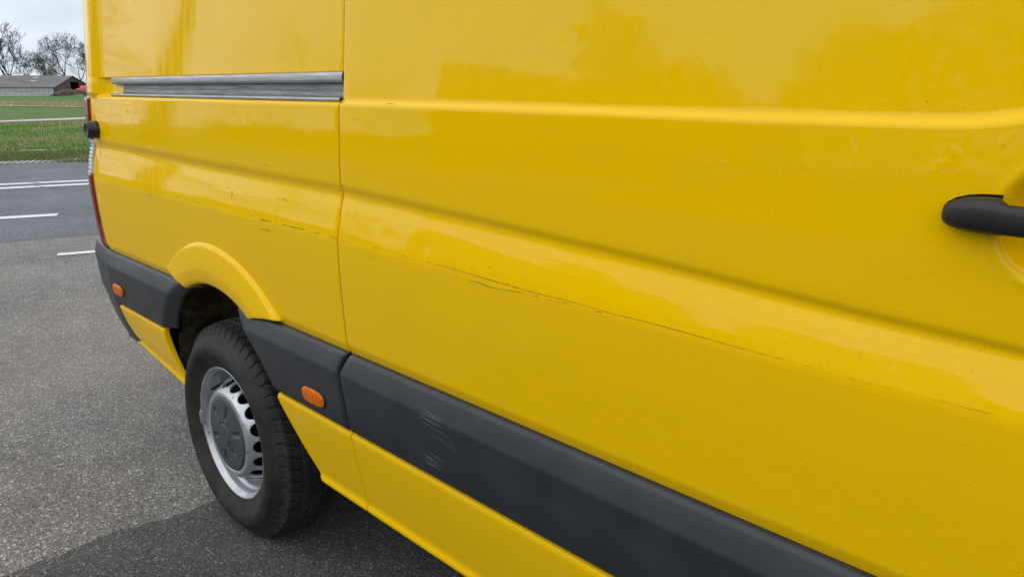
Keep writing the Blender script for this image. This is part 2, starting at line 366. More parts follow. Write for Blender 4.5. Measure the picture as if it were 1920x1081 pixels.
def Yb(x, zeta, z=None):
    y = float(np.interp(zeta, zz, prof)) + plan(x) * (1 + .42 * sst(1.385, 1.41, zeta))
    if zeta > 1.38 and x < -3.0:              # rear pillar stands proud of the recessed upper panel
        y -= .022 * (1 - sst(-3.205, -3.150, x)) * sst(1.390, 1.412, zeta)
    if x < XS: y += .002 * sst(1.45, 1.47, zeta) + .016 * sst(1.399, 1.407, zeta) * (1 - sst(1.4635, 1.4665, zeta)) * sst(-3.18, -3.145, x)
    z = z if z is not None else zeta2z(x, zeta)
    if x < -9:
        r = math.hypot(x - XW, z - ZW)
        if r < .69: y -= .011 * (1 - sst(.615, .685, r))
    if -1.5 < x < -1.0 and 1.05 < z < 1.2:      # shallow old dents in the shoulder of the door
        y += .0008 * math.exp(-((x + 1.33) / .035) ** 2 - ((z - 1.118) / .022) ** 2) + .0007 * math.exp(-((x + 1.22) / .03) ** 2 - ((z - 1.112) / .02) ** 2)
    if x > -.3:
        r = math.hypot(x - CUP[0], z - CUP[1]) / CUP[2]
        if r < 1.12: y += .032 * (1 - sst(.60, 1.0, r)) - .0012 * math.exp(-((r - 1.04) / .05) ** 2)
    return y
def surf(x, z): return Yb(x, z2zeta(x, z), z)
def body_px(px, py, off=0.0):
    """point on the van's side seen through a pixel"""
    d = ray(px, py); y = 0.0
    for _ in range(8):
        q = CO + d * ((y - CO.y) / d.y); y = surf(q.x, q.z) + off
    return q

van = empty('delivery_van', (-2.2587, .985, 0))
tag(van, 'yellow delivery van with grey side trim, scratched sliding door and silver steel wheels', 'van')
VO = Vector(van.location)
def fix(o):                                   # keep world coordinates under the van's base
    o.parent = van; o.matrix_parent_inverse = van.matrix_world.inverted() if False else o.matrix_parent_inverse
    for v in o.data.vertices: v.co -= VO
    return o
def sub(o, parent): 
    for v in o.data.vertices: v.co -= VO
    o.parent = parent; return o

def fold(P, r=.0025, deep=.022, sides='lrbt'):
    """add a rounded edge that turns inwards; P[row(z up)][col(x)]"""
    P = np.asarray(P, float)
    def pad(edge, dirv):
        dv = np.array(dirv)
        return [edge + dv * r * .7 + np.array([0, r * .3, 0]), edge + dv * r + np.array([0, r, 0]), edge + dv * r + np.array([0, deep, 0])]
    if 'b' in sides: P = np.concatenate([np.stack(pad(P[0], (0, 0, -1))[::-1]), P])
    if 't' in sides: P = np.concatenate([P, np.stack(pad(P[-1], (0, 0, 1)))])
    if 'l' in sides: P = np.concatenate([np.stack(pad(P[:, 0], (-1, 0, 0))[::-1], 1), P], 1)
    if 'r' in sides: P = np.concatenate([P, np.stack(pad(P[:, -1], (1, 0, 0)), 1)], 1)
    return P
def dense(*segs):
    o = []
    for a, c, s_ in segs:
        k = max(1, round((c - a) / s_)); o += [a + (c - a) * i / k for i in range(k)]
    return o + [segs[-1][1]]
ZR = dense((.802, .84, .004), (.84, 1.06, .02), (1.06, 1.11, .004), (1.11, 1.15, .006), (1.15, 1.235, .004), (1.235, 1.37, .012), (1.37, 1.43, .0025), (1.43, 1.47, .01), (1.47, 2.47, .05))
def body_panel(name, xs, zr, sides, hole=None, corner=False):
    P = [[(x, Yb(x, s_), zeta2z(x, s_)) for x in xs] for s_ in zr]
    P = np.array(P)
    if corner:                                # round the rear corner on to the rear face
        cols = []
        for a in (15, 35, 60, 80, 90):
            ca = math.radians(a); r0 = .055
            base = P[:, 0].copy(); st = math.radians(9.6)
            base[:, 0] -= r0 * (math.sin(ca) - math.sin(st)); base[:, 1] += r0 * (math.cos(st) - math.cos(ca)); cols.append(base)
        last = cols[-1].copy(); last[:, 1] += .06; cols.append(last)
        P = np.concatenate([np.stack(cols[::-1], 1), P], 1)
    P = fold(P, sides=sides)
    mb = MB(); r, c, _ = P.shape; f = []
    for i in range(r - 1):
        for j in range(c - 1):
            if hole:
                m = (P[i, j] + P[i + 1, j + 1]) / 2
                if hole(m[0], m[2]): continue
            f.append((i * c + j, i * c + j + 1, (i + 1) * c + j + 1, (i + 1) * c + j))
    mb.add(P.reshape(-1, 3), f)
    return fix(mb.build(name, paint))
ZQ = dense((.802, .84, .004), (.84, 1.06, .01), (1.06, 1.11, .004), (1.11, 1.15, .006), (1.15, 1.235, .004), (1.235, 1.37, .012), (1.37, 1.43, .0025), (1.43, 1.46, .01), (1.46, 1.475, .0015), (1.475, 2.47, .05))
qp = body_panel('rear_quarter_panel', dense((-3.43, -3.22, .02), (-3.22, -3.13, .005), (-3.13, -2.92, .02), (-2.92, -1.60, .0125), (-1.60, XS - .0052, .015)), ZQ, 'rbt',
                hole=lambda x, z: math.hypot(x - XW, z - ZW) < .57, corner=True)
ZD = sorted(set(ZR + dense((1.215, 1.368, .0045))))
door = body_panel('sliding_door', dense((XS + .0052, -1.42, .03), (-1.42, -1.12, .01), (-1.12, -.32, .03), (-.32, -.235, .01), (-.235, -.055, .0035), (-.055, .04, .01)), ZD, 'lrbt')
body_panel('front_door', dense((.052, 1.06, .08)), ZR, 'lrbt')
# dark backing behind every gap
mb = MB(); mb.box((-3.40, .060, .40), (1.05, .075, 1.36)); mb.box((-3.05, .075, 1.36), (1.05, .09, 1.6)); mb.box((-3.05, .15, 1.6), (1.05, .17, 2.3))
for v_ in ('',): pass
bk_o = MB()
def backing(x0, x1, z0, z1, y):
    bk_o.box((x0, y, z0), (x1, y + .01, z1))
backing(-1.75, -1.4, .34, 1.36, .05); backing(-1.6, -1.45, 1.36, 1.62, .075); backing(-1.6, -1.45, 1.62, 2.45, .19); backing(-.1, .2, .34, 1.36, .05); backing(-.1, .2, 1.36, 2.45, .19)
backing(-1.80, 1.05, .58, .84, .042); backing(-3.2, -2.72, .57, .84, .045)
fix(bk_o.build('gap_backing', dark, smooth=False))

# wheel arch flare
fl = MB(); rows = []
sec = [(.6275, .006), (.6262, -.0045), (.6225, -.0115), (.6170, -.0165), (.6120, -.0188), (.605, -.0203), (.58, -.0235), (.548, -.0270), (.540, -.0270), (.512, -.0222), (.503, -.0200), (.4975, -.0160), (.4945, -.0105), (.4935, -.002), (.496, .05)]
for i in range(97):
    row = []
    for r_, y in sec:
        k = (r_ - .4935) / .1325
        s0 = 62.8 - 13.2 * k; s1 = 114.0 + 12.5 * k; a = R(s0 + (s1 - s0) * i / 96)
        r2 = r_ + k * (.004 * math.sin(a) ** 6 - .012 * sst(R(95), R(127), a) - .009 * (1 - sst(R(49), R(75), a)))
        row.append((XW + r2 * math.cos(a), y + .002, ZW + r2 * math.sin(a)))
    rows.append(row)
rows = np.array(rows)
e0 = rows[0] + np.array([.001, .004, -.002]); e1 = rows[0] + np.array([.001, .05, -.003]); f0 = rows[-1] + np.array([-.002, .004, -.002]); f1 = rows[-1] + np.array([-.002, .05, -.003])
fl.grid(np.concatenate([[e1, e0], rows, [f0, f1]]))
sub(fl.build('wheel_arch_flare', paint), qp)

# grey trim band and sills -------------------------------------------------
TRIM = [(.5985, .004), (.600, -.005), (.605, -.0108), (.615, -.0150), (.68, -.0195), (.745, -.0240), (.7495, -.0243), (.7525, -.0240), (.757, -.0226), (.775, -.0160), (.7935, -.0092), (.7985, -.0068), (.8025, -.0035), (.8050, .002), (.8055, .014)]
SILL = [(.358, .055), (.3535, .040), (.3545, .0335), (.360, .0305), (.367, .0300), (.3725, .0325), (.377, .0345), (.395, .0300), (.43, .0225), (.484, .0118), (.53, .0030), (.560, -.0020), (.574, -.0042), (.581, -.0048), (.587, -.0035), (.5905, .000), (.592, .006), (.592, .02)]
def swept(name, secn, xa, xb, material, nx=24, bev=.006, drop_=.004, ends='lr', parent=None, yadd=lambda x, z: 0.0, zadd=lambda x, z: 0.0, rdeep=.03):
    mb = MB(); P = []
    for z, y in secn:
        a, c = xa(z), xb(z); row = []
        cols = []
        if 'l' in ends: cols += [(a, .03), (a, drop_), (a + bev * .35, drop_ * .3)]
        cols += [(a + (bev if 'l' in ends else 0) + (c - a - (bev if 'l' in ends else 0) - (bev if 'r' in ends else 0)) * i / nx, 0.0) for i in range(nx + 1)]
        if 'r' in ends: cols += [(c - bev * .35, drop_ * .3), (c, drop_), (c, rdeep)]
        for x, dy in cols: row.append((x, y + dy + plan(x) + yadd(x, z), z + zadd(x, z)))
        P.append(row)
    mb.grid(P); o = mb.build(name, material)
    return sub(o, parent) if parent else fix(o)
def poly(pts):                                # x as a function of height from measured points
    pts = sorted(pts); return lambda z: float(np.interp(z, [p[0] for p in pts], [p[1] for p in pts]))
arch_front = poly([(.34, -1.745), (.36, -1.757), (.39, -1.777), (.447, -1.826), (.513, -1.872), (.571, -1.911), (.60, -1.905), (.639, -1.932), (.677, -1.966), (.728, -2.02), (.772, -2.078), (.806, -2.118)])
arch_rear = poly([(.34, -2.655), (.39, -2.685), (.447, -2.716), (.514, -2.734), (.568, -2.736), (.595, -2.734), (.602, -2.668), (.648, -2.652), (.707, -2.597), (.775, -2.513), (.806, -2.462)])
rear_edge = poly([(.34, -3.135), (.39, -3.150), (.434, -3.163), (.512, -3.178), (.592, -3.190)])
const = lambda v: (lambda z: v)
gap_t = poly([(.59, XS + .012), (.62, XS + .004), (.755, XS - .012), (.78, XS - .004), (.81, XS + .012)])
dt = swept('door_trim', TRIM, lambda z: gap_t(z) + .007, const(.045), grey, 60, parent=door)
ds = swept('door_sill', SILL, const(XS + .003), const(.045), paint, 60, bev=.004, drop_=.003, parent=door)
qt = swept('quarter_trim', TRIM, arch_front, lambda z: gap_t(z) - .007, grey, 20, bev=.010, parent=qp)
qs = swept('quarter_sill', SILL, arch_front, const(XS - .001), paint, 20, bev=.007, parent=qp)
fd = swept('front_trim', TRIM, const(.056), const(1.02), grey, 20); swept('front_sill', SILL, const(.056), const(1.02), paint, 20)
# rear bumper: side band, corner, lower yellow panel
def band_in(x, z):                            # the band rounds into the wheel arch
    d = math.hypot(x - XW, z - ZW) - .493; return .028 * (1 - sst(0, .055, d)) ** 2 if d < .055 else 0.0
bb = swept('bumper_band', TRIM, const(-3.205), arch_rear, grey, 40, bev=.006, ends='r', yadd=band_in, rdeep=.012)
LOW = [(.372, .075), (.3685, .041), (.370, .0345), (.376, .0315), (.384, .0310), (.390, .0335), (.395, .0345)] + [s_ for s_ in SILL if s_[0] > .40]
LOW = [(z, y) for z, y in LOW]
lift = lambda x, z: .062 * max(0, min(1, (-2.67 - x) / .46)) * max(0, (.59 - z) / .22)
lp = swept('bumper_lower_panel', LOW, rear_edge, arch_rear, paint, 24, bev=.008, parent=bb, zadd=lift, rdeep=.019)
CORN = [(.412, .080), (.410, .060), (.416, .047), (.44, .031), (.484, .016), (.53, .006), (.58, -.004), (.615, -.0140), (.68, -.0185), (.742, -.0226), (.750, -.0230), (.757, -.0220), (.775, -.0165), (.792, -.0112), (.799, -.0085), (.8035, -.0045), (.8055, .002), (.806, .06)]
mb = MB(); P = []
end_x = poly([(.34, -3.26), (.385, -3.30), (.431, -3.40), (.533, -3.50), (.643, -3.545), (.81, -3.555)])
rin = poly([(.34, -3.04), (.39, -3.06), (.434, -3.10), (.512, -3.15), (.58, -3.175), (.597, -3.18), (.606, -3.2015), (.81, -3.2015)])
for z, y in CORN:
    xe = end_x(z); xi = rin(z); row = []
    n_ = 16
    for k in range(n_ + 1):
        x = xi + (xe - xi) * k / n_; u = max(0, -3.215 - x)
        row.append((x, y + .0015 + u * .172 + (.004 if k == 0 else 0), z))
    bx, by, _ = row[-1]
    for a in (20, 40, 60, 80, 90):
        ca = math.radians(a); row.append((bx - .05 * (math.sin(ca) - .2), by + .05 * (.98 - math.cos(ca)), z))
    row.append((bx - .04, 1.97 - by, z)); P.append(row[::-1])
mb.grid(P); fix(mb.build('rear_bumper', grey))

# side marker lamps
def marker(px, py, parent):
    c0 = CO; d = ray(px, py); y = -.0185
    q = c0 + d * ((y - c0.y) / d.y)
    mb = MB(); hl, hh = .0525, .0220; tiltn = -.062                       # trim face leans: y changes with height
    def ring(s_, off, n_=40):
        o = []
        for k in range(n_):
            a = 2 * math.pi * k / n_; ca, sa = math.cos(a), math.sin(a); ex = 2 / 3.2
            x = math.copysign(abs(ca) ** ex, ca) * hl * s_; z = math.copysign(abs(sa) ** ex, sa) * hh * s_
            if s_ > 1: x, z = x / s_ + math.copysign(.0025, ca) * abs(ca), z / s_ + math.copysign(.0025, sa) * abs(sa)
            o.append((q.x + x, q.y - off + tiltn * z, q.z + z))
        return o
    mb.grid([ring(1, -.004), ring(1, .0035), ring(.96, .006), ring(.86, .0078), ring(.5, .0088), ring(.02, .0090)], closed_c=True)
    o = sub(mb.build('side_marker', orange), parent)
    m2 = MB(); m2.grid([ring(1.05, .0005), ring(1.05, .002), ring(1.0, .0022), ring(.99, -.002)], closed_c=True)
    sub(m2.build('marker_bezel', blackp), parent)
    return o
marker(588.5, 743, qp); marker(223, 543.5, bb)

# tail light on the rear corner
TLZ = [.815, .84, .90, .96, 1.03, 1.085, 1.10, 1.115, 1.16, 1.195, 1.215, 1.232, 1.245, 1.27, 1.32, 1.37, 1.392]
tl_x = poly([(.81, -3.262), (.84, -3.285), (.90, -3.305), (1.09, -3.318), (1.16, -3.31), (1.221, -3.285), (1.26, -3.30), (1.394, -3.298)])
def tail(name, z0, z1, m, parent, ribs=False, clip=None):
    zs = dense((z0, z1, .008 if not ribs else .0025)); mb = MB(); P = []
    for z in zs:
        s_ = z2zeta(-3.3, z); row = []; xa = tl_x(z)
        rib = (.0013 if (ribs and int((z - z0) / .0075) % 2) else 0)
        for x, o in [(xa, -.004), (xa, .004), (xa - .004, .008), (xa - .02, .012), (xa - .05, .0135), (xa - .09, .0115)]:
            row.append((x, float(np.interp(s_, zz, prof)) + plan(x) - o + (rib if o > .008 else 0), z))
        bx, by, _ = row[-1]
        for a in (25, 45, 65, 85, 95):
            ca = math.radians(a); row.append((bx - .06 * (math.sin(ca) - .17), by + .06 * (.985 - math.cos(ca)), z))
        row.append((row[-1][0] + .02, row[-1][1] + .05, z)); P.append(row[::-1])
    b0, b1 = np.array(P[0]), np.array(P[-1])
    b0[:, 1] += .03; b1[:, 1] += .03
    mb.grid(np.concatenate([[b0], np.array(P), [b1]])); o = mb.build(name, m)
    return sub(o, parent) if parent else fix(o)
tl = tail('tail_light', .812, 1.1005, redl, None)
tail('clear_lens', 1.1015, 1.2335, clearl, tl, True); tail('upper_lens', 1.2345, 1.392, redl, tl)
for z in (.905, .925, .965, .985):            # clear slits moulded into the red lens
    mb = MB(); s_ = z2zeta(-3.36, z); P = []
    for zz_ in (z, z + .012):
        P.append([(x, float(np.interp(z2zeta(-3.36, zz_), zz, prof)) + plan(x) - .0147, zz_) for x in (-3.41, -3.385, -3.365)])
    mb.grid(P); sub(mb.build('lens_slit', clearl), tl)
# rubber door stop
mb = MB(); q = body_px(184, 243); sx = q.x - .012; sz = q.z; sy = surf(sx, sz)
pr = [(.031, .004), (.033, -.002), (.033, -.012), (.031, -.0135), (.031, -.030), (.0295, -.036), (.026, -.039), (.020, -.0385), (.018, -.0365), (.001, -.0365)]
revolve(mb, pr, 40); mb.v = [(x + sx, y + sy, z + sz) for x, y, z in mb.v]
sub(mb.build('door_stop', blackp), qp)

# sliding rail: aluminium channel lying in the recess
rl = MB(); x0, x1 = -3.050, XS - .0015
def yr(z): return float(np.interp(z, zz, prof))
top = [(1.4435, .016), (1.4420, .0075), (1.4435, .0045), (1.4475, .0030), (1.4485, .0029), (1.4590, .0033), (1.4605, .0036), (1.4655, .0065), (1.4665, .012), (1.4665, .04)]
top = [(z, y + .0255) for z, y in top]
bot = [(1.3975, .030), (1.3970, .0085), (1.3985, .0055), (1.4015, .0045), (1.405, .0055), (1.4065, .009), (1.4065, .024)]
bot = [(z + .0030, y + .0135) for z, y in bot]
web = [(1.407, .0225), (1.412, .0215), (1.425, .0235), (1.4255, .0255), (1.436, .0255), (1.443, .0255)]
web = [(z, y + .0165) for z, y in web]
for secn, xa in ((top, x0), (bot, x0 + .006), (web, x0 + .080)):
    P = [[(xa, y + .012, z) for z, y in secn], [(xa, y, z) for z, y in secn]] + [[(xa + (x1 - xa) * k / 12, y, z) for z, y in secn] for k in range(1, 13)]
    rl.grid(P, flip=True, m=1 if secn is web else 0)
sub(rl.build('sliding_rail', alu, mats=[alu, alud]), qp)

# ------------------------------------------------------------------ scratches, scuffs and drops
def ribbon(mb, pts, wid, r, off=.0005, fn=None):
    pl = [body_px(x, y) if fn is None else fn(x, y) for x, y in pts]
    L_ = []
    for a, c in zip(pl[:-1], pl[1:]):
        k = max(1, int((c - a).length / .006)); L_ += [a.lerp(c, i / k) for i in range(k)]
    L_.append(pl[-1]); n_ = len(L_); va = []
    for i, q in enumerate(L_):
        u = i / max(1, n_ - 1); ww = .68 * wid * (.25 + .75 * math.sin(math.pi * min(.97, max(.03, u))) ** .5) * r.uniform(.45, 1.3)
        tdir = (L_[min(i + 1, n_ - 1)] - L_[max(i - 1, 0)]).normalized(); nn = Vector((-tdir.z, 0, tdir.x)).normalized() * ww / 2
        jz = r.uniform(-.2, .2) * wid
        for sgn in (-1, 1):
            x, z = q.x + nn.x * sgn, q.z + nn.z * sgn + jz
            y = (surf(x, z) if fn is None else q.y) - off
            va.append((x, y, z))
    mb.add(va, [(2 * i, 2 * i + 1, 2 * i + 3, 2 * i + 2) for i in range(n_ - 1)])
def dotted(mb, pts, wid, r, duty=.5, off=.0005):
    pl = [Vector((x, y, 0)) for x, y in pts]
    for a, c in zip(pl[:-1], pl[1:]):
        L_ = (c - a).length; s_ = 0
        while s_ < L_:
            l = r.uniform(2, 14) * duty * 2
            if r.random() < duty:
                p_, q_ = a.lerp(c, s_ / L_), a.lerp(c, min(1, (s_ + l) / L_)); ribbon(mb, [(p_.x, p_.y + r.uniform(-1, 1)), (q_.x, q_.y + r.uniform(-1, 1))], wid, r, off)
            s_ += l + r.uniform(1, 6)
r = random.Random(11); mb = MB()
ribbon(mb, [(822, 496), (850, 504), (900, 519), (960, 536), (1000, 548), (1050, 560), (1100, 573)], .0017, r)
ribbon(mb, [(1098, 572.5), (1150, 588), (1200, 600), (1240, 610.5), (1300, 627), (1360, 644), (1430, 663)], .0013, r)
dotted(mb, [(1430, 663), (1520, 688), (1610, 713), (1680, 731)], .0010, r, .6)
dotted(mb, [(1740, 745), (1790, 757)], .0012, r, .6); ribbon(mb, [(1795, 760), (1830, 768), (1864, 776)], .0005, r)
dotted(mb, [(843, 516), (885, 526)], .0018, r, .6); ribbon(mb, [(882, 525), (905, 532), (925, 540)], .0022, r); ribbon(mb, [(920, 538), (945, 543), (985, 549)], .0015, r)
dotted(mb, [(985, 550), (1040, 563), (1100, 578), (1130, 586)], .0015, r, .55)
dotted(mb, [(640, 450), (700, 464), (760, 481), (820, 496)], .0016, r, .45)
for seg in [[(645, 465), (650, 466)], [(763, 484), (762, 492)], [(697, 481), (703, 482)], [(679, 475), (681, 477)], [(882, 502), (888, 503)], [(914, 499), (924, 502)], [(652, 398), (655, 401)], [(663, 400), (667, 403)], [(764, 422), (767, 426)], [(1736, 189), (1740, 193)], [(725, 194), (741, 195.5)], [(638, 348), (648, 350)]]:
    ribbon(mb, seg, .0014 if len(seg) < 3 else .001, r)
for _ in range(14): 
    x, y = r.uniform(650, 1250), 0; y = 452 + (x - 640) * .268 + r.gauss(10, 14); ribbon(mb, [(x, y), (x + r.uniform(1, 4), y + r.uniform(.3, 2.5))], .0012, r)
ds_ = sub(mb.build('door_scratches', scr, smooth=False), door); ds_['kind'] = 'stuff'; ds_['label'] = 'long dark scratches along the crease of the sliding door'
mb = MB()
dotted(mb, [(330, 369), (380, 382)], .0015, r, .7); dotted(mb, [(437, 396), (480, 407), (520, 418), (560, 428), (600, 438), (634, 447)], .0019, r, .6)
ribbon(mb, [(435, 357), (435.5, 365), (433, 374)], .0042, r); ribbon(mb, [(486, 413), (500, 414), (510, 416)], .0026, r); ribbon(mb, [(540, 424), (555, 427), (569, 429)], .0022, r)
for seg in [[(392, 344), (392, 351)], [(396, 387), (397, 392)], [(334, 376), (335, 382)], [(408, 400), (412, 404)], [(430, 401), (430, 406)], [(452, 410), (455, 411)], [(478, 394), (479, 399)], [(425, 352), (429, 353)], [(458, 363), (463, 364)], [(485, 428), (500, 431), (510, 434)], [(520, 370), (523, 373)], [(558, 381), (560, 384)], [(558, 407), (561, 408)], [(436, 305), (441, 307)], [(258, 277), (261, 278)], [(273, 321), (275, 323)], [(283, 320), (285, 322)], [(493, 308), (505, 312)], [(530, 371), (540, 379)], [(629, 445), (632, 450)], [(615, 443), (616, 448)], [(282, 363), (282, 370)], [(306, 373), (306, 377)], [(317, 372), (317, 376)], [(296, 371), (297, 374)]]:
    ribbon(mb, seg, .0026, r)
for _ in range(30):
    x = r.uniform(270, 632); y = 372 + (x - 330) * .245 + r.gauss(2, 14); ribbon(mb, [(x, y), (x + r.uniform(-.5, 2.5), y + r.uniform(.5, 4))], .0013, r)
qs_ = sub(mb.build('quarter_scratches', scr, smooth=False), qp); qs_['kind'] = 'stuff'; qs_['label'] = 'short dark scratches and chips along the quarter panel crease'
# pale scuffs on the door trim
def on_trim(px, py):
    d = ray(px, py); y = -.02
    for _ in range(6):
        q = CO + d * ((y - CO.y) / d.y); y = float(np.interp(q.z, [s_[0] for s_ in TRIM], [s_[1] for s_ in TRIM])) - .0006
    return CO + d * ((y - CO.y) / d.y)
mb = MB()
for _ in range(24):
    a = r.random(); x0_ = 782 + r.uniform(0, 22); y0_ = 758 + r.uniform(0, 25) + (x0_ - 782) * .5; l = r.uniform(6, 34)
    ribbon(mb, [(x0_, y0_), (x0_ + l, y0_ + l * r.uniform(.5, .68))], .0006, r, 0, on_trim)
for seg in [[(772, 775), (778, 782)], [(778, 780), (812, 802), (848, 823)], [(800, 772), (850, 807)], [(790, 762), (846, 806)], [(805, 778), (856, 845)], [(810, 815), (830, 826), (856, 846)]]: ribbon(mb, seg, .0009, r, 0, on_trim)
for _ in range(16):
    x0_ = 792 + r.uniform(0, 14); y0_ = 845 + r.uniform(0, 20); l = r.uniform(8, 40); ribbon(mb, [(x0_, y0_), (x0_ + l, y0_ + l * r.uniform(.5, .66))], .0006, r, 0, on_trim)
for seg in [[(794, 842), (798, 852)], [(790, 850), (800, 866), (815, 876)], [(796, 880), (806, 892)]]: ribbon(mb, seg, .0009, r, 0, on_trim)
sc_o = sub(mb.build('trim_scuffs', scr2, smooth=False), door); sc_o['kind'] = 'stuff'; sc_o['label'] = 'pale scuff marks on the grey door trim'
# water drops
def on_sill(px, py):
    d = ray(px, py); y = 0
    for _ in range(6):
        q = CO + d * ((y - CO.y) / d.y); y = float(np.interp(q.z, [s_[0] for s_ in SILL], [s_[1] for s_ in SILL]))
    return CO + d * ((y - CO.y) / d.y)
mb = MB()
def dropm(q, rad, nrm=(0, -1, 0)):
    P = [[(q.x + rad * c * math.cos(a), q.y - rad * h, q.z + rad * c * math.sin(a) * (1.25 if math.sin(a) < 0 else 1)) for a in [k * math.pi / 4 for k in range(8)]] for c, h in ((1, -.15), (.85, .22), (.5, .42), (.05, .5))]
    mb.grid(P, closed_c=True)
for x, y in [(1470, 640), (1520, 617), (1540, 622), (1553, 597), (1255, 52), (1555, 40), (1880, 272), (1506, 315), (966, 311), (1126, 461), (775, 520), (875, 677), (820, 588), (1700, 522), (1320, 705), (1800, 430)]: dropm(body_px(x, y), r.uniform(.0011, .0018))
for _ in range(45): dropm(body_px(r.uniform(660, 1900), r.uniform(20, 800)), r.uniform(.0006, .0011))
for x, y in [(782, 926), (795, 938), (800, 946), (830, 941), (782, 981), (822, 984), (935, 998), (862, 976), (986, 1045), (790, 925), (812, 956), (838, 938), (921, 1013), (970, 1066), (740, 890), (700, 880)]: dropm(on_sill(x, y), r.uniform(.0011, .0019))
for _ in range(30): x = r.uniform(680, 1050); dropm(on_sill(x, 880 + (x - 680) * .62 + r.uniform(-35, 45)), r.uniform(.0006, .0012))
o = sub(mb.build('water_drops', drop), door); o['kind'] = 'stuff'

# ------------------------------------------------------------------ door handle over its cup
mb = MB(); zc = 1.300
hs = [  # x, centre z, half height, outermost y, innermost y
    (-.2600, 1.2965, .0015, -.0030, .006), (-.2588, 1.2968, .0065, -.0085, .006), (-.2555, 1.2975, .0105, -.0135, .006), (-.249, 1.2985, .0140, -.0185, .006), (-.238, 1.2995, .0170, -.0225, .006), (-.225, 1.300, .0186, -.0250, .006),
    (-.210, 1.300, .0192, -.0265, .006), (-.2035, 1.300, .0192, -.0270, .004), (-.1995, 1.2990, .0178, -.0273, -.002), (-.194, 1.2982, .0158, -.0275, -.008), (-.180, 1.2980, .0155, -.0278, -.0095), (-.13, 1.298, .0155, -.029, -.010), (-.08, 1.298, .0155, -.0275, -.0095),
    (-.062, 1.299, .0185, -.0265, .004), (-.04, 1.300, .0190, -.025, .006), (-.02, 1.300, .0165, -.019, .006), (-.008, 1.300, .008, -.009, .006)]
P = []
hs = [(x - .0045, cz - .0028, hh * 1.04, yo, yi) for x, cz, hh, yo, yi in hs]
for x, cz, hh, yo, yi in hs:
    row = []
    for k in range(28):
        a = 2 * math.pi * k / 28; ca, sa = math.cos(a), math.sin(a); ex = 2 / 2.7
        row.append((x, (yo + yi) / 2 - math.copysign(abs(ca) ** ex, ca) * (yi - yo) / 2, cz + math.copysign(abs(sa) ** ex, sa) * hh))
    P.append(row)
mb.grid(P, closed_c=True)
hd = sub(mb.build('door_handle', blackp), door)
mb = MB(); P = []
for x, cz, hh, yo, yi in hs[:8]:
    x2 = x - .0014 * (1 - sst(-.26, -.23, x)); hh2 = hh + .0013
    P.append([(x2, .0068 - (.0055 if abs(k) < 3 else 0), cz + (.0004) + hh2 * k / 3) for k in (-3, -2.9, -1, 1, 2.9, 3)])
mb.grid(P, flip=True); sub(mb.build('handle_gasket', dark), door)

